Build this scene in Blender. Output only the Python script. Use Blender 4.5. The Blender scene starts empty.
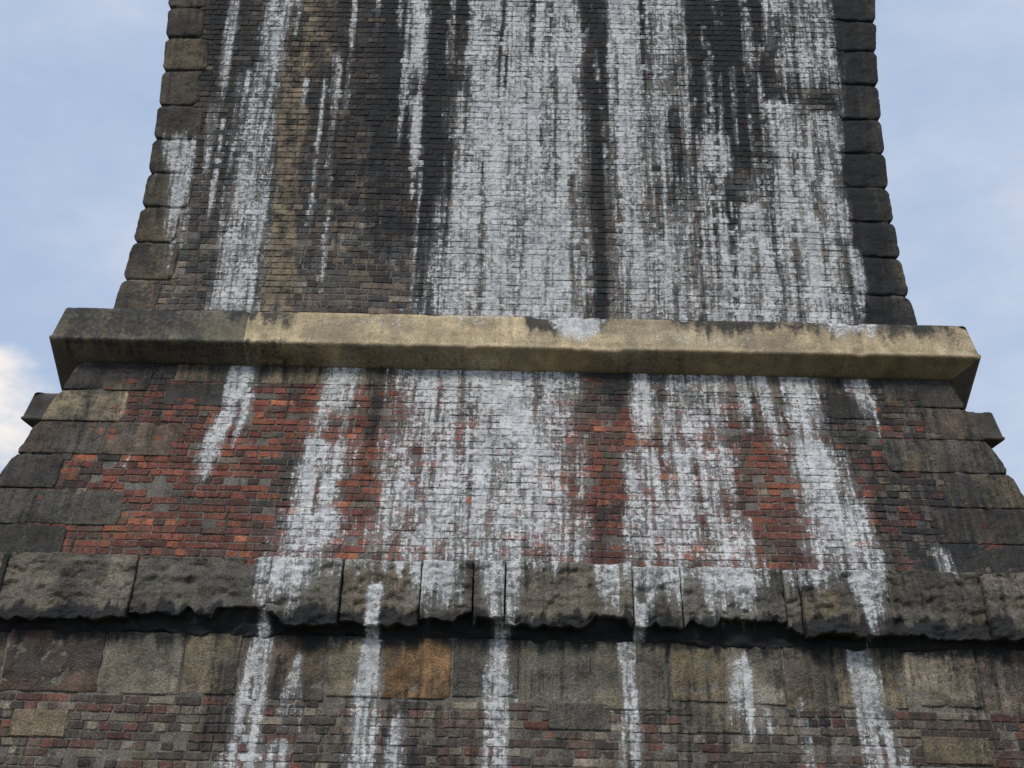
import bpy, math
import numpy as np
from mathutils import Matrix, Vector
rng = np.random.default_rng(11)

# ------------------------------------------------------------------ noise
def vn(x, y, s=0.0):
    x = np.asarray(x, float); y = np.asarray(y, float) + 0*x; x = x + 0*y
    xi = np.floor(x); yi = np.floor(y); fx = x-xi; fy = y-yi
    fx = fx*fx*(3-2*fx); fy = fy*fy*(3-2*fy)
    def h(a, b):
        v = np.sin(a*127.1+b*311.7+s*74.7)*43758.5453
        return v-np.floor(v)
    return (h(xi, yi)*(1-fx)+h(xi+1, yi)*fx)*(1-fy)+(h(xi, yi+1)*(1-fx)+h(xi+1, yi+1)*fx)*fy
def fbm(x, y, o=4, s=0.0):
    t = 0; a = 1; n = 0
    for i in range(o):
        t = t+a*vn(np.asarray(x)*2**i, np.asarray(y)*2**i, s+i*3.1); n += a; a *= .55
    return t/n
def ss(a, b, v):
    t = np.clip((v-a)/(b-a), 0, 1); return t*t*(3-2*t)
def sag(x, z):   # the faces are old and never quite plane
    return .026*(fbm(x*.8+4, z*.9, 2, 40)-.5)+.010*(fbm(x*4, z*5, 3, 41)-.5)

# ------------------------------------------------------------------ pier shape (metres)
def hwC(z):      # half width of the shaft above the impost cornice
    d = np.asarray(z, float)-7.1
    return 3.528+np.where(d < 0, .042*d*d, .024*d*d)
def yC(z): return 9.05+.045*(np.asarray(z, float)-5.5)
def yB(z): return 9.0-.31*(5.08-np.asarray(z, float))
def hwB(z): return 3.81+.31*(5.08-np.asarray(z, float))
def yA(z): return 8.42-.10*(2.66-np.asarray(z, float))
def hwA(z): return 4.42+.10*(2.66-np.asarray(z, float))

# ------------------------------------------------------------------ stains and painted ledge shade: x0,z0 -> x1,z1, halfwidths, amount
T = 10.6; Bc = 5.2
WC = [
 (-2.97,T,-2.93,7.75,.09,.05,.78),(-2.45,9.6,-2.57,Bc,.13,.22,.90),(-2.6,8.3,-2.62,6.6,.16,.1,.7),(-3.26,7.55,-3.17,6.25,.12,.09,.92),(-3.2,6.6,-3.2,5.8,.05,.04,.6),
 (-2.99,7.9,-2.96,6.95,.05,.05,.7),(-1.70,T,-1.70,8.35,.04,.03,.9),(-1.46,T,-1.46,8.7,.04,.03,.8),(-1.9,T,-1.9,9.0,.05,.03,.5),
 (-1.07,T,-1.03,8.0,.18,.09,.95),(-1.03,8.1,-.99,6.95,.08,.03,.95),(-1.16,9.3,-1.14,7.6,.03,.02,.8),
 (-.40,T,-.48,Bc,.20,.28,.92),(-.02,T,.10,Bc,.36,.50,.94),(.42,9.0,.42,Bc,.20,.26,.92),(-.25,8.2,-.2,Bc,.4,.58,.94),(.35,T,.4,8.5,.16,.2,.86),
 (1.05,9.5,1.05,Bc,.22,.24,.93),(1.40,T,1.42,Bc,.20,.34,.86),(.7,T,.78,8.9,.05,.04,.6),
 (1.85,7.7,1.85,Bc,.2,.3,.84),(2.2,6.9,2.2,Bc,.22,.3,.82),(2.55,8.1,2.68,Bc,.26,.36,.84),(1.66,8.6,1.66,7.4,.05,.06,.8),
 (2.85,T,2.9,8.0,.28,.3,.70),(2.32,T,2.3,8.1,.04,.04,.8),(2.5,T,2.5,8.6,.06,.05,.7),(3.10,6.4,3.16,5.65,.09,.06,.72),(2.95,8.0,3.0,6.2,.16,.1,.74),
 (1.95,T,1.95,8.9,.05,.04,.75),(1.62,T,1.62,8.5,.07,.05,.85),(.62,T,.62,9.1,.04,.03,.7),(2.12,8.5,2.1,7.3,.03,.03,.7),
 (-.66,6.4,-.72,Bc,.10,.12,.7),(2.62,T,2.62,9.0,.1,.1,.65),(1.9,8.4,1.9,7.4,.03,.03,.6),
]
r2 = np.random.default_rng(5)
for _ in range(70):      # thin secondary drips
    x = r2.uniform(.6, 3.1) if r2.random() < .65 else r2.uniform(-3.1, -.6)
    z = r2.uniform(6.6, 10.2); l = r2.uniform(.4, 2.2)
    WC.append((x, z, x+r2.normal(0, .02), max(5.3, z-l), r2.uniform(.02, .04), r2.uniform(.012, .025), r2.uniform(.55, .85)))
GC = [(.765,8.3,.77,5.0,.030,.045,1.0),(1.50,8.0,1.52,6.5,.08,.06,.7),(2.08,T,2.05,7.5,.10,.2,.3),(1.78,T,1.78,7.6,.05,.04,.8),(2.0,7.2,2.0,5.7,.03,.02,.8),(.12,T,.10,8.4,.03,.02,.8),(-.62,T,-.60,7.8,.10,.04,.9),(2.42,7.6,2.40,5.9,.03,.02,.7),(.82,T,.79,8.2,.08,.05,.7),(1.24,T,1.24,8.0,.04,.02,.9)]
for _ in range(46):      # dark clean-washed lines inside the crust
    x = r2.uniform(-.7, 2.9); z = r2.uniform(6.6, 10.0); l = r2.uniform(.5, 2.4)
    GC.append((x, z, x+r2.normal(0, .02), max(5.3, z-l), r2.uniform(.010, .028), r2.uniform(.008, .02), r2.uniform(.5, .95)))
WK = [(.55,5.56,.58,5.30,.24,.18,1.1),(2.95,5.6,2.95,5.36,.35,.25,.75),(-1.2,5.5,-1.2,5.35,.5,.4,.35),(1.6,5.4,1.6,5.25,.5,.4,.40),(-.3,5.6,-.3,5.42,.3,.2,.45)]
WB = [
 (-2.38,5.2,-2.42,4.55,.11,.11,.93),(-2.42,4.65,-2.58,3.70,.11,.05,.95),(-2.28,4.8,-2.33,4.2,.05,.03,.8),
 (-1.46,5.2,-1.54,4.2,.16,.20,.95),(-1.54,4.4,-1.64,3.0,.20,.24,1.0),
 (-.28,5.2,-.27,3.0,.74,.80,.92),(.3,5.2,.3,3.2,.20,.22,.86),(-.75,4.4,-.82,3.2,.25,.32,.90),
 (1.10,5.2,1.13,4.1,.09,.10,1.1),(1.6,5.2,1.40,4.1,.30,.36,.88),(1.40,4.4,1.42,3.0,.42,.50,.93),(1.06,4.2,1.02,3.3,.16,.16,.84),
 (1.97,5.2,2.0,4.2,.05,.05,.9),(2.14,5.2,2.22,4.2,.06,.09,.85),(2.45,5.2,2.5,4.2,.20,.24,.88),(2.45,4.5,2.57,3.0,.22,.30,.92),
 (2.98,5.2,3.02,4.50,.10,.05,.85),(3.1,4.9,3.1,4.5,.04,.03,.7),(3.35,3.5,3.4,3.0,.06,.05,.6),
 (2.75,3.9,2.85,3.0,.1,.1,.7),(-3.2,4.2,-3.2,3.9,.1,.05,.3),
]
GB = [(.74,5.2,.76,3.05,.10,.10,.9),(2.0,4.5,2.02,3.2,.07,.10,.9),(-1.17,5.2,-1.2,3.4,.05,.06,.9),(.86,4.4,.86,3.6,.06,.05,.6),(-.45,5.2,-.45,4.6,.03,.02,.5),(2.28,5.1,2.32,4.3,.025,.03,.8)]
for _ in range(26):
    x = r2.uniform(-1.7, 2.7); z = r2.uniform(4.0, 5.2); l = r2.uniform(.3, 1.1)
    GB.append((x, z, x+r2.normal(0, .03), max(3.1, z-l), r2.uniform(.010, .03), r2.uniform(.010, .02), r2.uniform(.4, .8)))
WL = [
 (-1.68,3.5,-1.75,2.75,.26,.12,.88),(-1.5,3.5,-1.5,3.0,.18,.1,.75),(-.60,3.5,-.58,2.85,.18,.22,1.1),(-.90,3.5,-.9,3.05,.12,.05,.85),(-.08,3.5,-.06,2.7,.20,.10,.9),(.25,3.5,.25,3.1,.2,.1,.66),(.72,3.5,.78,2.85,.16,.07,.9),
 (1.15,3.5,1.15,2.9,.3,.2,.90),(1.65,3.5,1.68,2.85,.32,.2,.95),(.98,3.0,.98,2.55,.05,.05,.9),(2.70,3.5,2.72,2.6,.16,.05,.92),(-1.03,3.1,-1.03,2.5,.05,.05,.9),(-1.85,2.9,-1.85,2.5,.05,.05,.9),(-.09,2.9,-.09,2.5,.07,.06,.8),(2.3,3.5,2.3,3.05,.30,.2,.66),(-1.2,3.5,-1.2,3.05,.22,.2,.5),
]
WA = [
 (-1.84,2.8,-1.96,1.4,.06,.18,1.1),(-1.56,2.6,-1.64,2.0,.03,.10,.95),(-1.03,2.8,-1.07,1.4,.06,.11,1.15),
 (-.80,2.14,-.82,1.4,.07,.09,1.0),(-.09,2.8,-.08,1.4,.06,.14,1.15),(.87,2.8,.92,1.4,.05,.13,1.15),
 (1.72,2.64,1.8,1.95,.06,.15,1.0),(2.60,2.8,2.84,1.3,.06,.26,1.1),(-1.65,1.95,-1.7,1.4,.09,.1,.8),(2.15,2.3,2.2,1.6,.03,.04,.6),
]
GA = []
for _ in range(16):
    x = r2.choice([-1.9, -1.05, -.08, .9, 1.76, 2.7])+r2.normal(0, .07); z = r2.uniform(2.0, 2.5)
    GA.append((x, z, x+r2.normal(0, .03), z-r2.uniform(.3, .9), .012, .02, r2.uniform(.5, .9)))
KC = [
 (-3.05,T,-2.95,8.2,.25,.2,.75),(-.86,T,-.78,Bc,.25,.14,1.1),(-1.25,T,-1.2,6.0,.42,.28,.80),(-1.85,T,-1.8,6.2,.5,.5,.58),(-2.75,8.6,-2.8,6.4,.15,.1,.6),
 (.755,8.6,.765,Bc,.05,.07,1.4),(.82,T,.80,8.2,.2,.06,1.2),(2.08,T,2.05,7.0,.42,.28,1.1),(1.50,8.0,1.52,6.6,.10,.09,1.0),
 (1.24,T,1.24,8.5,.09,.05,1.0),(.15,T,.12,8.6,.05,.03,1.0),(-.62,T,-.55,8.6,.12,.06,1.1),(1.78,T,1.78,6.4,.10,.06,1.0),(2.45,T,2.4,Bc,.12,.07,.9),
 (3.15,T,3.25,Bc,.30,.24,.9),(2.0,7.0,2.0,Bc,.10,.05,1.0),(-2.85,7.6,-2.9,Bc,.18,.2,.5),(-3.4,T,-3.4,7.5,.2,.2,.5),(-2.2,9.0,-2.5,6.0,.06,.05,.5),(3.4,T,3.4,Bc,.2,.2,.6),
]
KK = [(-3.5,5.8,-3.4,5.00,.85,1.15,.78),(-2.3,5.8,-2.2,5.34,.45,.25,.9),(.20,5.68,.3,5.30,.18,.14,1.5),(.62,5.8,.62,5.40,.40,.2,1.0),(1.9,5.8,1.9,5.36,.7,.6,1.0),
 (3.1,5.8,3.1,5.32,.8,.8,1.0),(-1.1,5.8,-1.1,5.48,.5,.4,.6),(-2.6,5.26,-2.6,4.9,.9,.9,.6),(-.8,5.20,-.8,4.9,1.0,1.0,.4),(3.6,5.8,3.9,5.2,.25,.2,.5),(1.1,5.2,1.1,4.9,.4,.4,.4)]
KB = [
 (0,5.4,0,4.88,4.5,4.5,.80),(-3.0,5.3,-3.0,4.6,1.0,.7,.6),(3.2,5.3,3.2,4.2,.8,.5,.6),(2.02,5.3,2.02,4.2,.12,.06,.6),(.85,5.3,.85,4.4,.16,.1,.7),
 (-1.9,5.3,-1.9,4.3,.14,.05,.6),(3.5,4.6,3.5,3.0,.9,1.1,.55),(-1.18,5.3,-1.2,4.2,.07,.05,.7),(0,3.38,0,3.1,6,6,.3),(-3.9,4.4,-3.9,3.0,.7,.8,.50),
]
KL = [(0,2.90,0,2.0,6,6,1.05),(3.3,3.6,3.3,2.7,1.0,1.1,.5),(-1.0,3.6,-1.0,2.8,.3,.3,.5),(.1,3.6,.1,2.8,.3,.3,.6),(2.1,3.6,2.1,2.8,.15,.2,.7)]  # first entry blackens ledge bottom and undercut: painted shade plus staining
KA = [(0,2.9,0,2.56,6,6,.95),(-1.7,2.6,-1.72,1.9,.05,.05,.7),(.35,2.5,.35,2.0,.3,.2,.4),(2.2,2.5,2.2,1.7,.3,.2,.5),(-2.1,2.5,-2.1,1.7,.12,.1,.7),(-.5,2.5,-.5,1.7,.2,.2,.4),(1.3,2.5,1.3,1.9,.2,.2,.4)]  # first entry paints the ledge's shadow, with soot, across the wall top
TC = [(-2.30,T,-2.14,Bc,.11,.14,1.1),(-2.05,T,-2.0,8.1,.28,.12,.66),(-1.95,8.6,-2.0,Bc,.1,.15,.3),(3.05,6.3,3.12,5.9,.05,.05,.7),(-3.25,6.9,-3.2,5.4,.2,.3,.5),(-2.75,T,-2.7,8.6,.08,.06,.5),(-1.4,6.3,-1.4,5.4,.6,.6,.25)]
TB = [(.95,4.6,.95,3.3,.14,.16,.3),(-3.7,4.74,-3.75,4.46,.45,.5,.9),(1.15,4.6,1.2,4.35,.1,.05,.7)]
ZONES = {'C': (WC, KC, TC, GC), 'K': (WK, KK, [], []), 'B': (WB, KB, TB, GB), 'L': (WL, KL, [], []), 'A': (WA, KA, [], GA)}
def streaks(x, z, L, seed):
    out = np.zeros_like(x)
    wob = .12*(fbm(x*.8+3, z*1.0, 3, seed)-.5)
    jag = fbm(x*16, z*.4+seed, 4, seed)-.5
    edge = .5*(fbm(x*9, z*2.2, 3, seed+4)-.5)
    for i, (x0, z0, x1, z1, w0, w1, a) in enumerate(L):
        mx = 1.9*max(w0, w1)+.15
        sel = (z < z0+.3) & (z > z1-.4) & (x > min(x0, x1)-mx) & (x < max(x0, x1)+mx)
        if not sel.any(): continue
        xs = x[sel]; zs = z[sel]
        ln = z0-z1
        t = np.clip((z0-zs)/ln, 0, 1)
        w = (w0+(w1-w0)*t)*(.72+.56*vn(zs*2.6, 0*zs+i*7.3, seed))
        d = np.abs(xs+wob[sel]*min(1, max(w0, .06)*6)-(x0+(x1-x0)*t))/w+edge[sel]*min(1.5, .12/max(w0, .08)+.3)
        h = 1-ss(.45, 1.55, d)
        k = min(1.0, ln)
        tp = ss(-.03, .06*k+.01, z0-zs+.25*k*jag[sel])
        bt = ss(-.12*k, .50*k, zs-z1+.7*k*jag[sel])
        out[sel] = np.maximum(out[sel], a*h*tp*bt)
    return out
def masks(x, z, zone, mortar=0.0):
    x = np.asarray(x, float); sh = x.shape; x = x.ravel(); z = np.asarray(z, float).ravel()
    W, K, Tn, G = ZONES[zone]
    m = np.zeros((x.size, 4))
    m[:, 0] = streaks(x, z, W, 1.0)
    m[:, 1] = streaks(x, z, K, 2.0)
    m[:, 2] = streaks(x, z, Tn, 4.0)
    if G: m[:, 0] *= 1-np.clip(streaks(x, z, G, 1.0), 0, 1)
    if zone == 'C':
        m[:, 0] *= .26+.85*fbm(x*7, z*.5, 4, 21)+.46*fbm(x*2.5, z*1.4, 4, 25)
        m[:, 1] = np.maximum(m[:, 1], .22+.9*(fbm(x*2.6, z*.6, 4, 22)-.38)+.28*ss(6.4, 9.0, z))
    elif zone in 'BA':
        m[:, 0] *= .36+.54*fbm(x*6, z*1.2, 4, 23)+.52*fbm(x*2.6, z*2.4, 4, 26)
        m[:, 1] = np.maximum(m[:, 1], .12+1.1*(fbm(x*1.3, z*1.1, 4, 24)-.42)+.15*ss(-1, 3, x))
        m[:, 2] = np.maximum(m[:, 2], .75*(fbm(x*1.1+7, z*1.6, 4, 28)-.40))
    m[:, 3] = mortar
    return m.reshape(sh+(4,))

# ------------------------------------------------------------------ mesh accumulator
class Acc:
    def __init__(s): s.v = []; s.f = []; s.b = []; s.m = []; s.n = 0
    def add(s, P, base, mask):           # P (N,r,c,3)
        N, r, c, _ = P.shape
        idx = np.arange(r*c).reshape(r, c)
        q = np.stack([idx[:-1, :-1], idx[:-1, 1:], idx[1:, 1:], idx[1:, :-1]], -1).reshape(-1, 4)
        F = (q[None]+(np.arange(N)*r*c)[:, None, None]).reshape(-1, 4)+s.n
        s.v.append(P.reshape(-1, 3)); s.f.append(F)
        s.b.append(np.broadcast_to(base, P.shape).reshape(-1, 3)); s.m.append(mask.reshape(-1, 4)); s.n += N*r*c
    def build(s, name, mat, parent, smooth=True):
        V = np.concatenate(s.v).astype(np.float32); F = np.concatenate(s.f).astype(np.int32)
        me = bpy.data.meshes.new(name)
        me.vertices.add(len(V)); me.vertices.foreach_set('co', V.ravel())
        me.loops.add(F.size); me.loops.foreach_set('vertex_index', F.ravel())
        me.polygons.add(len(F)); me.polygons.foreach_set('loop_start', np.arange(0, F.size, 4, dtype=np.int32))
        me.polygons.foreach_set('loop_total', np.full(len(F), 4, dtype=np.int32))
        me.update(calc_edges=True)
        for nm, arr in (('base', np.concatenate([np.concatenate(s.b), np.ones((len(V), 1))], 1)), ('mask', np.concatenate(s.m))):
            a = me.attributes.new(nm, 'FLOAT_COLOR', 'POINT'); a.data.foreach_set('color', arr.astype(np.float32).ravel())
        me.polygons.foreach_set('use_smooth', np.full(len(F), smooth))
        me.materials.append(mat)
        o = bpy.data.objects.new(name, me); bpy.context.scene.collection.objects.link(o); o.parent = parent
        return o

# ------------------------------------------------------------------ materials
def nd(nt, t, **k):
    n = nt.nodes.new(t)
    for a, b in k.items(): setattr(n, a, b)
    return n
def mathn(nt, op, a, b=None, c=None):
    n = nd(nt, 'ShaderNodeMath', operation=op)
    for i, v in enumerate((a, b, c)):
        if v is None: continue
        if isinstance(v, (int, float)): n.inputs[i].default_value = v
        else: nt.links.new(v, n.inputs[i])
    return n.outputs[0]
def noise(nt, co, scale, xyz=(1, 1, 1), detail=5, rough=.6, off=(0, 0, 0)):
    m = nd(nt, 'ShaderNodeMapping'); m.inputs['Scale'].default_value = xyz; m.inputs['Location'].default_value = off
    nt.links.new(co, m.inputs['Vector'])
    n = nd(nt, 'ShaderNodeTexNoise'); n.inputs['Scale'].default_value = scale
    n.inputs['Detail'].default_value = detail; n.inputs['Roughness'].default_value = rough
    nt.links.new(m.outputs[0], n.inputs['Vector']); return n.outputs[0]
def mr(nt, v, a, b, c=0, d=1, smooth=False):
    n = nd(nt, 'ShaderNodeMapRange')
    if smooth: n.interpolation_type = 'SMOOTHSTEP'
    for i, q in zip((1, 2, 3, 4), (a, b, c, d)): n.inputs[i].default_value = q
    nt.links.new(v, n.inputs[0]); return n.outputs[0]
def mix(nt, f, a, b, blend='MIX'):
    n = nd(nt, 'ShaderNodeMix', data_type='RGBA', blend_type=blend)
    for s, v in ((n.inputs[0], f), (n.inputs[6], a), (n.inputs[7], b)):
        if isinstance(v, (int, float)): s.default_value = v
        elif isinstance(v, tuple): s.default_value = (*v, 1)
        else: nt.links.new(v, s)
    return n.outputs[2]

def masonry(name, bumpd=.006, core=False, stamp=1.0):
    mat = bpy.data.materials.new(name); mat.use_nodes = True; nt = mat.node_tree
    bs = nt.nodes['Principled BSDF']; co = nd(nt, 'ShaderNodeTexCoord').outputs['Object']
    n1 = noise(nt, co, 7, detail=4, off=(3, 1, 2)); n2 = noise(nt, co, 75, detail=2, rough=.7)
    st = noise(nt, co, 1, (24, 2, 1.7), detail=4, rough=.64); st2 = noise(nt, co, 1, (20, 3, 1.3), detail=3, rough=.65, off=(31, 0, 7))
    pt = noise(nt, co, 26, (1, 1, 1.2), detail=3, rough=.75, off=(5, 5, 5))
    if core:
        sp = nd(nt, 'ShaderNodeSeparateXYZ'); nt.links.new(co, sp.inputs[0])
        cb = nd(nt, 'ShaderNodeCombineXYZ'); nt.links.new(mathn(nt, 'ADD', sp.outputs[0], sp.outputs[1]), cb.inputs[0]); nt.links.new(sp.outputs[2], cb.inputs[1])
        br = nd(nt, 'ShaderNodeTexBrick'); nt.links.new(cb.outputs[0], br.inputs['Vector'])
        br.inputs['Scale'].default_value = 1; br.inputs['Brick Width'].default_value = .195; br.inputs['Row Height'].default_value = .064
        br.inputs['Mortar Size'].default_value = .005
        br.inputs['Color1'].default_value = (.12, .06, .045, 1); br.inputs['Color2'].default_value = (.07, .055, .05, 1); br.inputs['Mortar'].default_value = (.06, .055, .05, 1)
        base = br.outputs[0]
    else:
        ab = nd(nt, 'ShaderNodeAttribute', attribute_name='base'); am = nd(nt, 'ShaderNodeAttribute', attribute_name='mask')
        base = ab.outputs['Color']
        sc = nd(nt, 'ShaderNodeSeparateColor'); nt.links.new(am.outputs['Color'], sc.inputs[0]); R, G, B = sc.outputs
        MO = am.outputs['Alpha']
    def gray(v, lo, hi, a=.3, b=.7):
        f = mr(nt, v, a, b, lo, hi); c = nd(nt, 'ShaderNodeCombineColor')
        for i in range(3): nt.links.new(f, c.inputs[i])
        return c.outputs[0]
    k = 1.0 if stamp == 1.0 else .7
    col = mix(nt, 1.0, base, gray(n1, 1-.45*k, 1+.5*k), 'MULTIPLY')
    col = mix(nt, 1.0, col, gray(n2, 1-.48*k, 1+.48*k), 'MULTIPLY')
    speck = mr(nt, mathn(nt, 'MULTIPLY', n2, pt), .31, .42, 0, .6*stamp)
    col = mix(nt, speck, col, (.21, .20, .18))
    if not core:
        # thin green-brown algae film
        col = mix(nt, mr(nt, mathn(nt, 'ADD', n1, st2), 1.04, 1.22, 0, .5*stamp), col, (.085, .085, .045))
        tn = mathn(nt, 'MULTIPLY_ADD', mathn(nt, 'SUBTRACT', pt, .5), 1.0, B)
        tn = mathn(nt, 'MULTIPLY_ADD', mathn(nt, 'SUBTRACT', st2, .5), .8, tn)
        tcol = mix(nt, mr(nt, n1, .35, .65), (.34, .27, .17), (.18, .145, .10))
        tf = mathn(nt, 'MULTIPLY', mr(nt, tn, .35, .75, 0, .85, True), mr(nt, MO, 0, 1, 1, .45))
        col = mix(nt, tf, col, tcol)
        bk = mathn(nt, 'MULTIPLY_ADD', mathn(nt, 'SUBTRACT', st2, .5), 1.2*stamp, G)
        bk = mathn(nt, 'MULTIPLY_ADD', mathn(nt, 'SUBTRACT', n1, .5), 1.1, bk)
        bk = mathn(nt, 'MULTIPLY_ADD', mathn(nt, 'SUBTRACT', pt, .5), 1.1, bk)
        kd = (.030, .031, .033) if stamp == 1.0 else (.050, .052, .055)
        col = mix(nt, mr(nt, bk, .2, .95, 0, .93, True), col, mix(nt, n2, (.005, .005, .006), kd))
        # thin lime wash, then thick chalky crust
        wash = mathn(nt, 'MULTIPLY', mr(nt, mathn(nt, 'MULTIPLY_ADD', mathn(nt, 'SUBTRACT', st, .5), 1.2, R), .1, .8, 0, .42*stamp), mr(nt, R, .02, .2))
        col = mix(nt, wash, col, (.30, .305, .30))
        wt = mathn(nt, 'MULTIPLY_ADD', mathn(nt, 'SUBTRACT', st, .5), 2.3*stamp, R)
        wt = mathn(nt, 'MULTIPLY_ADD', mathn(nt, 'SUBTRACT', pt, .5), 2.1, wt)
        wt = mathn(nt, 'MULTIPLY_ADD', mathn(nt, 'SUBTRACT', n2, .5), 1.0, wt)
        wt = mathn(nt, 'SUBTRACT', wt, mathn(nt, 'MULTIPLY', MO, .14))
        wt = mathn(nt, 'MULTIPLY', wt, mr(nt, R, .02, .25))
        wf = mr(nt, wt, .38, 1.0, 0, .95, True)
        wcol = mix(nt, mr(nt, mathn(nt, 'ADD', n1, pt), .8, 1.2), (.36, .375, .385), (.72, .73, .72))
        col = mix(nt, wf, col, wcol)
    nt.links.new(col, bs.inputs['Base Color']); bs.inputs['Roughness'].default_value = .8
    bs.inputs['Specular IOR Level'].default_value = .3
    bp = nd(nt, 'ShaderNodeBump'); bp.inputs['Strength'].default_value = .9; bp.inputs['Distance'].default_value = bumpd*2
    nt.links.new(mathn(nt, 'MULTIPLY_ADD', n2, .5, pt), bp.inputs['Height']); nt.links.new(bp.outputs[0], bs.inputs['Normal'])
    return mat
M_brick = masonry('weathered_brick', .005); M_stone = masonry('weathered_stone', .010); M_core = masonry('brick_core', core=True); M_corn = masonry('cornice_sandstone', .004, stamp=.4)

root = bpy.data.objects.new('viaduct_pier', None); bpy.context.scene.collection.objects.link(root)

# ------------------------------------------------------------------ bricks
def brick_field(acc, z0, z1, xl, xr, yf, palette, zone, loss=.02, relief=1.0):
    course = .0635; A = []; g = .0030
    z = z0; i = 0
    while z < z1-.02:
        L, R = float(xl(z+.04)), float(xr(z+.04)); hdr = (i % 2 == 1)
        if rng.random() < .12: hdr = not hdr
        x = L-rng.uniform(0, .2)
        while x < R:
            w = (.097 if hdr else .195)+rng.normal(0, .007)
            if not hdr and rng.random() < .14: w *= .5
            a, b = max(x, L), min(x+w, R)
            if b-a > .03: A.append((a+g, b-g, z+g, min(z+course, z1)-g))
            x += w
        z += course; i += 1
    A = np.array(A); N = len(A)
    x0, x1, b0, b1 = A.T
    und = .024*(fbm((x0+x1)*.45, b0*.3, 2, 9)-.5)        # courses are never dead level
    b0 = b0+und+rng.normal(0, .0012, N); b1 = b1+und+rng.normal(0, .0012, N)
    r = rng.uniform(.005, .015, N)*np.minimum(1, (x1-x0)/.1)
    cx = np.stack([x0, x0+.002, x0+r, x0+(x1-x0)*.37, x0+(x1-x0)*.66, x1-r, x1-.002, x1], 1)
    cz = np.stack([b0, b0+.002, b0+r*.8, b1-r*.8, b1-.002, b1], 1)
    X = np.repeat(cx[:, None, :], 6, 1); Z = np.repeat(cz[:, :, None], 8, 2)
    dep = np.zeros((N, 6, 8))
    er = (r*.4*relief)[:, None]
    dep[:, 1, :] -= er; dep[:, 4, :] -= er; dep[:, :, 1] -= er; dep[:, :, 6] -= er
    d0 = rng.normal(0, .0022*relief, N)
    sp = rng.random(N) < loss; d0 = np.where(sp, -rng.uniform(.006, .018, N), d0)
    U = np.linspace(-.5, .5, 8)[None, None]; Vv = np.linspace(-.5, .5, 6)[None, :, None]
    dep += d0[:, None, None]+relief*rng.normal(0, .003, N)[:, None, None]*U+relief*rng.normal(0, .002, N)[:, None, None]*Vv
    dep += rng.normal(0, .0015, dep.shape)
    X[:, 1:-1, 1:-1] += rng.normal(0, .0024, (N, 4, 6)); Z[:, 1:-1, 1:-1] += rng.normal(0, .0022, (N, 4, 6))
    for s in ((slice(None), 0, slice(None)), (slice(None), 5, slice(None)), (slice(None), slice(None), 0), (slice(None), slice(None), 7)): dep[s] = -.03
    Y = yf(Z)-dep+sag(X, Z)
    base = palette((x0+x1)/2, b0, N)
    mk = masks(X, Z, zone)
    br = np.zeros((N, 6, 8)); br[:, 0] = 1; br[:, -1] = 1; br[:, :, 0] = 1; br[:, :, -1] = 1
    mk[..., 3] = br*.8
    mk[..., 0] += rng.normal(0, .07, N)[:, None, None]*(mk[..., 0] > .05)
    mk[..., 1] += rng.normal(0, .11, N)[:, None, None]
    acc.add(np.stack([X, Y, Z], -1), base[:, None, None, :], mk)
def pick(cols, w, N, v=.25):
    w = np.asarray(w, float)
    c = np.cumsum(w/w.sum(-1, keepdims=True), -1)
    if c.ndim == 1: c = np.repeat(c[None], N, 0)
    k = (rng.random(N)[:, None] > c).sum(1).clip(0, len(cols)-1)
    return np.array(cols)[k]*rng.uniform(1-v, 1+v, N)[:, None]
def palC(x, z, N):
    c = pick([(.066, .056, .050), (.076, .060, .052), (.058, .057, .056), (.125, .10, .075), (.040, .038, .037), (.15, .135, .11)], [4, 2.5, 3, 1.8, 2.5, .8], N, .35)
    return c*(1.45-.60*ss(5.8, 8.2, z))[:, None]
def palB(x, z, N):
    red = np.clip(ss(0, -1.0, x)*ss(5.05, 4.6, z)+1.1*ss(1.0, .6, np.abs(x-1.0))*ss(4.8, 4.3, z)+.95*ss(.5, .2, np.abs(x-2.1))*ss(4.9, 4.3, z)+.2, 0, 1)
    red = np.clip(red*(.55+1.1*fbm(x*1.5, z*2.2, 3, 5)), 0.03, 1.1)
    W = np.stack([2.8*red, 3*red, 1.1*red, 2.0+0*x, np.maximum(1.6*(1.15-red), 0), np.maximum(1.7*(1.15-red), 0), np.maximum(1.1*(1.15-red), 0)], 1)
    return pick([(.185, .060, .038), (.135, .050, .036), (.27, .092, .046), (.092, .054, .043), (.060, .050, .045), (.090, .080, .068), (.15, .122, .09)], W, N, .35)
def palA(x, z, N):
    W = np.stack([.9+0*x+1.5*(x < -2.4), .4+0*x, 2.5+0*x, 2.4+0*x, 2.0+0*x, 1.2+0*x], 1)
    return pick([(.125, .06, .048), (.16, .072, .05), (.11, .076, .06), (.08, .068, .06), (.135, .118, .094), (.20, .17, .13)], W, N, .35)

bricks = Acc()
brick_field(bricks, 5.5, 9.9, lambda z: -hwC(z)+.33, lambda z: hwC(z)-.33, yC, palC, 'C', relief=.75)
brick_field(bricks, 3.21, 5.11, lambda z: -hwB(z)+.35, lambda z: hwB(z)-.35, yB, palB, 'B', loss=.08)
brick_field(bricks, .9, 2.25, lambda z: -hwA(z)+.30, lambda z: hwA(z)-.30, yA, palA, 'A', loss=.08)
bricks.build('brick_facing', M_brick, root, False)

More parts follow.
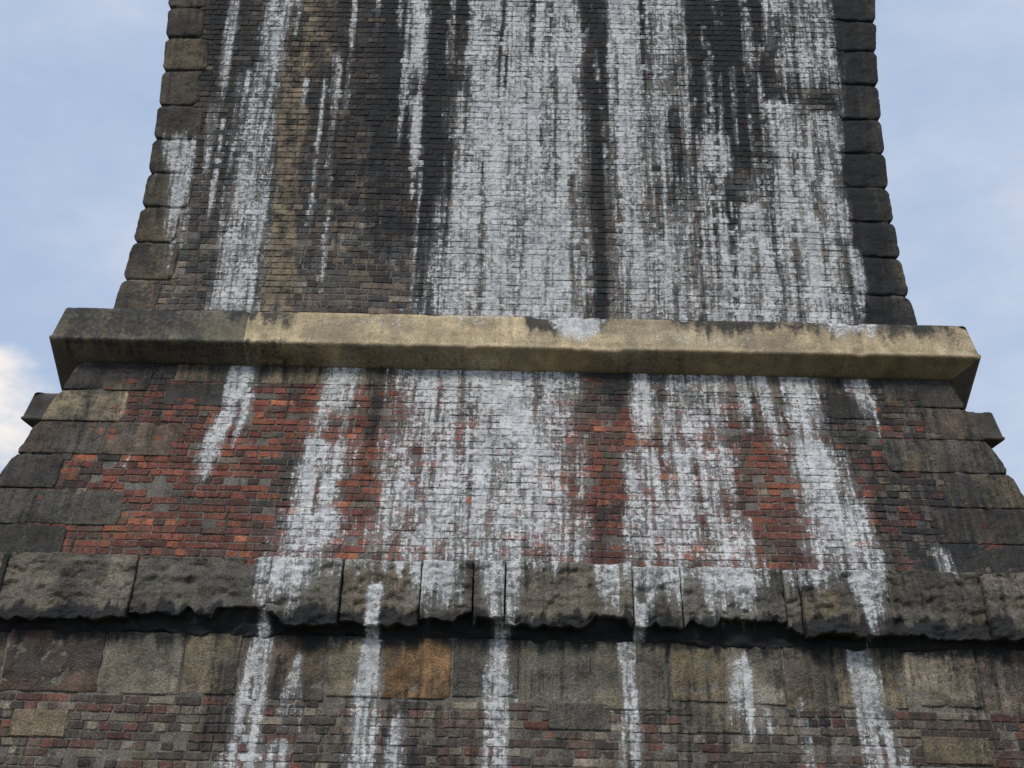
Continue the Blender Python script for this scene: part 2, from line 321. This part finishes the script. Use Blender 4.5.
# mortar backing sheets
mort = Acc()
def sheet(z0, z1, hw, yf, zone, g0, off=.008, st=.024):
    nz = int((z1-z0)/st); nx = int(2*hw(z0)/st)
    z = np.linspace(z0, z1, nz)[:, None]; u = np.linspace(-1, 1, nx)[None]
    X = u*(hw(z)-.06); Z = z+0*X
    m = masks(X, Z, zone, 1.0)
    Y = yf(Z)+sag(X, Z)+off*(1-.45*np.clip(m[..., 0], 0, 1))+.009*(fbm(X*10, Z*16, 3, 6)-.42)
    g = g0(X, Z)*(.6+.9*fbm(X*3, Z*3, 3, 8))
    base = np.stack([g*1.04, g*.95, g*.82], -1)[None]
    mort.add(np.stack([X, Y, Z], -1)[None], base, m[None])
sheet(5.45, 10.0, hwC, yC, 'C', lambda x, z: .18-.12*ss(5.9, 8.1, z), .006); sheet(3.15, 5.14, hwB, yB, 'B', lambda x, z: .12+0*x); sheet(0.8, 2.7, hwA, yA, 'A', lambda x, z: .14+0*x)
mort.build('mortar_bed', M_brick, root)

# ------------------------------------------------------------------ dressed stones
def stone(acc, xl, xr, z0, z1, yf, col, zone, depth=.4, rnd=.03, rough=.008, proud=.03, st=.028, notch=0.0, wob=0.0, prof=None, seed=None, amp=.35, pit=0.0, lay=0.0):
    seed = rng.uniform(0, 90) if seed is None else seed
    fxl = xl if callable(xl) else (lambda z: xl+0*z); fxr = xr if callable(xr) else (lambda z: xr+0*z)
    wd = float(fxr((z0+z1)/2)-fxl((z0+z1)/2)); h = z1-z0
    e = np.array([0, .15, .4, .75, 1.0])*rnd
    def axis(L):
        n = max(2, int((L-2*rnd)/st)); m = np.linspace(rnd, L-rnd, n+1)
        return np.concatenate([e[:-1], m, L-e[:-1][::-1]])/L
    u = axis(wd)[None]; v = axis(h)[:, None]
    zz = z0+v*h; Z = zz+0*u
    a, b = fxl(zz), fxr(zz)
    X = a+(b-a)*u
    du = np.minimum(u, 1-u)*wd; dv = np.minimum(v, 1-v)*h
    rn = rnd*(.4+1.3*fbm(X*6, Z*6, 3, seed))
    q = lambda d: 1-np.sqrt(np.clip(1-(1-np.clip(d/rn, 0, 1))**2, 0, 1))
    rec = np.maximum(q(du), q(dv))*rn
    if notch:
        k = notch*(1-ss(0, .045, dv+0*u))
        X = X+np.where(u > .5, -k, k)*ss(.5, 1, np.abs(u-.5)*2)
    if wob:
        lo = ss(.35, 0, v); hi = ss(.65, 1, v)
        slope = (vn(seed, 1.0)-.5)*(u-.5)*.9
        bite = ss(.60, .66, fbm(X*2.6+seed, 0*X, 3, 73))*.9       # pieces broken off the arris
        Z = Z+wob*lo*((fbm(X*12, 0*X, 4, 71)-.5)*.9+bite+slope)+wob*.25*hi*(fbm(X*8, 0*X+9, 4, 72)-.5)*2
    # faceted, chipped relief rather than soft undulation
    f1 = fbm(X*5, Z*8, 3, seed); f1 = np.round(f1*7)/7*.55+f1*.45
    rg = rough*(f1-.5)*2+rough*.8*(fbm(X*20, Z*30, 4, seed+2)-.5)*2
    if lay: rg = rg+lay*(fbm(X*.9, Z*24, 3, seed+3)-.5)*2
    if pit: rg = rg-pit*ss(.56, .62, fbm(X*9, Z*15, 4, seed+5))
    Y = yf(Z)-proud+rec-rg+sag(X, Z)
    if prof is not None: Y = Y-prof(v)-0*X
    P = np.stack([X, Y, Z], -1)
    pad = np.pad(P, ((1, 1), (1, 1), (0, 0)), mode='edge')
    for s in ((0, slice(None)), (-1, slice(None)), (slice(None), 0), (slice(None), -1)): pad[s][..., 1] = np.maximum(pad[s][..., 1], float(yf((z0+z1)/2))-proud+depth)
    cv = np.array(col)*rng.uniform(.85, 1.15)
    n = fbm(pad[..., 0]*2.2, pad[..., 2]*3.2, 4, seed+8)[..., None]
    base = cv*(1-amp+2*amp*n)
    if amp > .4:
        t = ss(.45, .66, fbm(pad[..., 0]*3, pad[..., 2]*4, 4, seed+14))[..., None]*.75
        base = base*(1-t)+t*np.array(rng.permutation([(.11, .103, .085), (.20, .16, .10), (.055, .052, .048)])[0])*(1.0 if zone != 'C' else .7)
    acc.add(pad[None], base[None], masks(pad[..., 0], pad[..., 2], zone)[None])

SAND = (.22, .178, .115); GREY = (.105, .096, .08); DARK = (.062, .057, .05); BUFF = (.26, .21, .13); BROWN = (.12, .09, .066)

# rusticated edge stones of the shaft
vs = Acc(); z = 5.50; i = 0
while z < 10.0:
    h = .395+rng.uniform(-.025, .025)
    for sgn in (-1, 1):
        q = .40+(.05 if i % 2 else -.02)+(.04 if sgn > 0 else 0)
        c = (.090, .074, .056) if sgn < 0 else (.052, .049, .046)
        if sgn < 0 and rng.random() < .3: c = (.13, .10, .07)
        kw = dict(depth=.6, rnd=.026, rough=.012, proud=.018, notch=.034, amp=.5, pit=.010)
        if sgn < 0: stone(vs, lambda t: -hwC(t), lambda t, q=q: -hwC(t)+q, z+.007, z+h-.007, yC, c, 'C', **kw)
        else: stone(vs, lambda t, q=q: hwC(t)-q, lambda t: hwC(t), z+.007, z+h-.007, yC, c, 'C', **kw)
    z += h; i += 1
vs.build('edge_stones', M_stone, root)

# quoins of the battered pier
qn = Acc()
Lw = [(.62, DARK), (1.0, GREY), (.42, DARK), (1.35, BROWN), (.80, BUFF), (.95, DARK)]
Rw = [(1.0, DARK), (.75, BROWN), (.60, DARK), (1.0, GREY), (.6, BROWN), (.9, DARK)]
nr = 6; dz = (5.11-3.20)/nr
kw = dict(depth=.6, rnd=.014, rough=.012, proud=.010, notch=.022, amp=.55, pit=.012)
for k in range(nr):
    a = 3.20+k*dz+.005; b = a+dz-.010
    w, c = Lw[k]
    stone(qn, lambda t: -hwB(t), lambda t, w=w: -hwB(4.15)+w+0*t, a, b, yB, c, 'B', **kw)
    w, c = Rw[k]
    stone(qn, lambda t, w=w: hwB(4.15)-w+0*t, lambda t: hwB(t), a, b, yB, c, 'B', **kw)
x = -2.95
for w in (.75, .5, .62, .9, .45, .8, .55, .7, .5):
    if rng.random() < .62: stone(qn, x, x+w-.012, 4.90, 5.10, yB, [GREY, BROWN, DARK, SAND][rng.integers(4)], 'B', rnd=.012, proud=.006, depth=.1, amp=.5)
    x += w
stone(qn, -3.0, -2.3, 4.66, 4.89, yB, DARK, 'B', rnd=.012, proud=.006, depth=.1, amp=.5)
stone(qn, 2.72, 3.1, 4.66, 4.89, yB, DARK, 'B', rnd=.012, proud=.006, depth=.1, amp=.5)
qn.build('quoins', M_stone, root)

# large stone course under the ledge + corner stones down to the ground
sc = Acc()
xs = [-4.5, -3.75, -3.02, -2.42, -2.0, -1.35, -.95, -.42, .08, .62, 1.2, 1.62, 2.05, 2.42, 2.95, 3.5, 4.05, 4.5]
cc = [BROWN, (.15, .10, .075), (.19, .165, .125), SAND, BROWN, (.2, .175, .13), (.28, .165, .08), GREY, (.17, .16, .13), (.23, .20, .14), SAND, (.27, .235, .18), (.15, .13, .1), (.2, .16, .11), (.25, .21, .155), (.19, .15, .115), BROWN]
for k in range(len(xs)-1):
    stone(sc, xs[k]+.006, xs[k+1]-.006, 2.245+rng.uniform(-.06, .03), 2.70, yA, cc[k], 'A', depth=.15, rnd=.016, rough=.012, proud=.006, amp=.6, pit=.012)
for (x, w, z, h, c) in [(-3.6, .4, 1.93, .19, SAND), (.3, .45, 2.055, .19, GREY), (1.35, .35, 2.055, .19, (.25, .21, .15)), (3.0, .5, 1.87, .19, BROWN)]:
    stone(sc, x, x+w, z, z+h, yA, c, 'A', depth=.1, rnd=.012, proud=.010, amp=.55)
z = .05; k = 0
while z < 2.2:
    for sgn in (-1, 1):
        w = (.8, .5)[k % 2]
        if sgn < 0: stone(sc, lambda t: -hwA(t), lambda t, w=w: -hwA(1.3)+w+0*t, z+.006, z+.354, yA, GREY, 'A', depth=.6, proud=.03, notch=.02)
        else: stone(sc, lambda t, w=w: hwA(1.3)-w+0*t, lambda t: hwA(t), z+.006, z+.354, yA, GREY, 'A', depth=.6, proud=.03, notch=.02)
    z += .362; k += 1
z = .05
while z < .9:
    for x in np.arange(-3.9, 3.8, .78): stone(sc, x+.005, x+.775, z+.005, z+.275, yA, BROWN, 'A', depth=.3, proud=.02, st=.06)
    z += .282
sc.build('stone_course', M_stone, root)

# broken projecting ledge
lg = Acc()
js = [-4.62, -3.85, -2.86, -1.83, -1.28, -.68, -.28, -.04, .93, 1.30, 2.08, 2.20, 2.86, 3.6, 4.62]
for k in range(len(js)-1):
    dr = rng.uniform(-.03, .03); pr = .17+rng.uniform(-.05, .05)
    c = [(.115, .105, .085), (.165, .145, .112), (.10, .092, .076)][k % 3]
    stone(lg, js[k]+.006, js[k+1]-.006, 2.785+dr, 3.275+rng.uniform(-.012, .012), lambda z: 8.44+0*np.asarray(z), c, 'L', depth=.35, rnd=.014, rough=.020, proud=pr,
          wob=.07, st=.015, prof=lambda v: -.11*v+.0*v, amp=.6, pit=.022, lay=.012)
stone(lg, -4.5, 4.5, 2.66, 2.9, lambda z: 8.42+0*np.asarray(z), (.03, .028, .026), 'L', depth=.3, rnd=.04, rough=.03, proud=.0, wob=.03, st=.03, prof=lambda v: .05*v, amp=.4, pit=.03)  # undercut strip; its near-black colour carries painted shade as well as staining
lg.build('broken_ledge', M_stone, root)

# ------------------------------------------------------------------ cornice (profile swept round a rectangle)
def cornice(acc, hw, yfr, ybk, st=.03, joints=None, cols=None, zb=5.08, splay=0.0):
    prof = [(-.25, zb+.50), (.10, zb+.480), (.130, zb+.470), (.145, zb+.452), (.20, zb+.175), (.215, zb+.160), (.214, zb+.142), (.20, zb+.128), (.02, zb+.006), (-.02, zb), (-.3, zb)]
    pts = []
    for (a, b), (c, d) in zip(prof[:-1], prof[1:]):
        n = max(1, int(math.hypot(c-a, d-b)/.022))
        for t in range(n): pts.append((a+(c-a)*t/n, b+(d-b)*t/n))
    pts.append(prof[-1]); pts = np.array(pts)[::-1]
    off = pts[:, 0][:, None]; zz = pts[:, 1][:, None]
    for k in range(len(joints)-1):
        j0, j1 = joints[k], joints[k+1]
        L = j1-j0
        t = np.concatenate([[0, .003/L, .010/L], np.linspace(.03/L, 1-.03/L, int(L/st)), [1-.010/L, 1-.003/L, 1]])[None]
        X = j0+L*t+0*off
        if k == 0: X = -(hw+off)+(j1+(hw+off))*t
        if k == len(joints)-2: X = j0+((hw+off)-j0)*t
        dj = np.minimum(np.where(k == 0, 9, t*L), np.where(k == len(joints)-2, 9, (1-t)*L))
        sd = k*5.7
        g = .006*(1-ss(0, .008, dj))
        Z = zz+0*X
        rg = .008*(fbm(X*3, Z*5, 4, 13)-.5)+.005*(fbm(X*20, Z*24, 3, sd)-.5)
        chip = .025*ss(.62, .80, fbm(X*5, 0*X+3, 4, 15))*np.exp(-((Z-(zb+.16))/.03)**2)+.035*ss(.58, .75, fbm(X*4, 0*X+7, 4, 17))*np.exp(-((Z-(zb+.46))/.04)**2)
        chip = chip+.05*np.exp(-((X-.28)/.13)**2-((Z-(zb+.46))/.05)**2)
        Y = yfr-off+g-rg+chip
        n = fbm(X*1.4, Z*4, 4, 31)[..., None]; n2 = fbm(X*9, Z*14, 4, 77)[..., None]; n3 = fbm(X*16, Z*2.5, 4, 78)[..., None]
        base = np.array(cols[k])*(.68+.64*n)*(.78+.44*n2)*(.85+.30*n3)
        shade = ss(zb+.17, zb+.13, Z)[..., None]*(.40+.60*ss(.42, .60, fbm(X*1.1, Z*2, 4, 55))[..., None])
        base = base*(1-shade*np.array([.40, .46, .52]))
        br = ss(.54, .68, fbm(X*1.9, Z*3.2, 4, 91))[..., None]*.5
        base = base*(1-br)+br*np.array((.19, .16, .12))
        m = masks(X, Z, 'K')
        m[..., 1] = np.maximum(m[..., 1], 1.1*(fbm(X*2.2, Z*3, 4, 92)-.47))
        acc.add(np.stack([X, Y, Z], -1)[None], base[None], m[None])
    for sgn in (-1, 1):
        t = np.linspace(0, 1, 120)[None]
        y = (yfr-off)+(ybk-(yfr-off))*t
        sp = splay*np.clip((y-(yfr-off))/1.35, 0, 1)
        Z = zz+0*y; X = sgn*(hw+off+sp)
        c = np.array((.10, .075, .055))*(.7+.7*fbm(y*3, Z*5, 4, 3)[..., None])
        m = np.zeros(y.shape+(4,)); P = np.stack([X, y, Z], -1)
        if sgn < 0: P = P[:, ::-1]
        acc.add(P[None], c[None], m[None])
cn = Acc()
YEL = (.49, .395, .245); YL2 = (.44, .355, .225)
cornice(cn, 3.81, 9.0, 16.0, joints=[-4.0, -2.35, -.02, 1.95, 4.0],
        cols=[(.19, .17, .12), YEL, (.50, .405, .255), YL2], splay=.40)
cornice(cn, 4.98, 11.25, 14.0, joints=[-5.2, -3.0, 0, 3.0, 5.2], cols=[DARK]*4)
cn.build('cornice', M_corn, root)

# ------------------------------------------------------------------ structural core, pilasters
def loft(name, levels, mat):
    me = bpy.data.meshes.new(name); v = []; f = []
    for (z, hw, y0, y1, s) in levels: v += [(-hw, y0, z), (hw, y0, z), (hw+s, y0+1.35, z), (hw+s, y1, z), (-hw-s, y1, z), (-hw-s, y0+1.35, z)]
    for k in range(len(levels)-1):
        for j in range(6):
            a = k*6+j; b = k*6+(j+1) % 6; f.append((a, b, b+6, a+6))
    n = len(v); f += [(5, 4, 3, 2, 1, 0), tuple(range(n-6, n))]
    me.from_pydata(v, [], f); me.materials.append(mat)
    o = bpy.data.objects.new(name, me); bpy.context.scene.collection.objects.link(o); o.parent = root; return o
lv = [(0, hwA(0)-.03, yA(0)+.06, 17.0, .4), (2.6, hwA(2.6)-.03, yA(2.6)+.07, 16.6, .4), (3.2, hwB(3.2)-.03, yB(3.2)+.06, 16.5, .4), (5.1, hwB(5.1)-.03, yB(5.1)+.06, 16.0, .4), (5.5, 3.58, 9.13, 15.9, .3), (5.54, 3.58, 9.13, 15.9, 0)]
for z in np.arange(5.6, 12.6, .35): lv.append((float(z), float(hwC(z))-.03, float(yC(z))+.06, 15.9, 0))
loft('core', [tuple(map(float, l)) for l in lv], M_core)
loft('side_pilasters', [(0, 5.95, 10.2, 15, 0), (5.1, 4.95, 11.29, 14, 0), (5.54, 4.9, 11.35, 13.9, 0), (6.15, 3.5, 11.8, 13.5, 0)], M_core)

# ------------------------------------------------------------------ ground
gm = bpy.data.materials.new('rough_grass'); gm.use_nodes = True; nt = gm.node_tree
co = nd(nt, 'ShaderNodeTexCoord').outputs['Object']
c = mix(nt, mr(nt, noise(nt, co, .6, detail=5), .4, .6), (.06, .085, .03), (.13, .11, .08))
c = mix(nt, mr(nt, noise(nt, co, 25, detail=3), .35, .65), c, (.04, .05, .025))
nt.links.new(c, nt.nodes['Principled BSDF'].inputs['Base Color']); nt.nodes['Principled BSDF'].inputs['Roughness'].default_value = .95
me = bpy.data.meshes.new('ground'); S = 1500
me.from_pydata([(-S, -S, 0), (S, -S, 0), (S, S, 0), (-S, S, 0)], [], [(0, 1, 2, 3)]); me.materials.append(gm)
bpy.context.scene.collection.objects.link(bpy.data.objects.new('ground', me))

# ------------------------------------------------------------------ sky + light
w = bpy.data.worlds.new('World'); bpy.context.scene.world = w; w.use_nodes = True; nt = w.node_tree
bg = nt.nodes['Background']
EL, AZ = 48, 205
sky = nd(nt, 'ShaderNodeTexSky', sky_type='NISHITA'); sky.sun_disc = False
sky.sun_elevation = math.radians(EL); sky.sun_rotation = math.radians(AZ); sky.dust_density = 2.0; sky.air_density = 1.0
co = nd(nt, 'ShaderNodeTexCoord').outputs['Generated']
cl = noise(nt, co, 1.5, (1, 1, 1.6), detail=4, rough=.5, off=(2.3, .2, .4))
cl2 = noise(nt, co, 9, (1, 1, 1.8), detail=5, rough=.6, off=(4, .2, .4))
sp = nd(nt, 'ShaderNodeSeparateXYZ'); nt.links.new(co, sp.inputs[0])
low = mr(nt, sp.outputs[2], .7, .3, -.02, .08)
ccol = mix(nt, mr(nt, cl2, .3, .7), (4.7, 5.3, 6.5), (5.5, 5.9, 6.8))
f = mathn(nt, 'ADD', mathn(nt, 'MULTIPLY_ADD', mathn(nt, 'SUBTRACT', cl2, .5), .25, cl), low)
f = mathn(nt, 'ADD', f, mathn(nt, 'MULTIPLY', sp.outputs[0], .12))
blue = mix(nt, .85, sky.outputs[0], (3.5, 4.6, 6.5))
c = mix(nt, mr(nt, f, .36, .64, .15, .9, True), blue, ccol)
d0 = Vector((-.430, .855, .290)).normalized()      # small bright cumulus low on the left
vd = nd(nt, 'ShaderNodeVectorMath', operation='DOT_PRODUCT'); nt.links.new(co, vd.inputs[0]); vd.inputs[1].default_value = d0
cm = mathn(nt, 'MULTIPLY_ADD', mathn(nt, 'SUBTRACT', cl2, .5), .008, vd.outputs['Value'])
c = mix(nt, mr(nt, cm, .9975, 1.0005, 0, .95, True), c, (8.4, 7.8, 7.2))
nt.links.new(c, bg.inputs['Color']); bg.inputs['Strength'].default_value = .12
sl = bpy.data.lights.new('sun', 'SUN'); sl.energy = 1.9; sl.angle = math.radians(12); sl.color = (1, .93, .84)
so = bpy.data.objects.new('sun', sl); bpy.context.scene.collection.objects.link(so)
d = Vector((math.sin(math.radians(AZ))*math.cos(math.radians(EL)), math.cos(math.radians(AZ))*math.cos(math.radians(EL)), math.sin(math.radians(EL))))
so.rotation_euler = d.to_track_quat('Z', 'Y').to_euler()

# ------------------------------------------------------------------ camera
cd = bpy.data.cameras.new('camera'); cam = bpy.data.objects.new('camera', cd); bpy.context.scene.collection.objects.link(cam)
cd.lens = 38.67; cd.sensor_width = 36; cd.clip_end = 5000
cam.matrix_world = Matrix.Translation((-.02, 0, 1.6)) @ Matrix.Rotation(math.radians(110.5), 4, 'X') @ Matrix.Rotation(math.radians(1.2), 4, 'Z')
sc_ = bpy.context.scene; sc_.camera = cam
sc_.view_settings.view_transform = 'Standard'; sc_.view_settings.look = 'None'; sc_.view_settings.exposure = 0
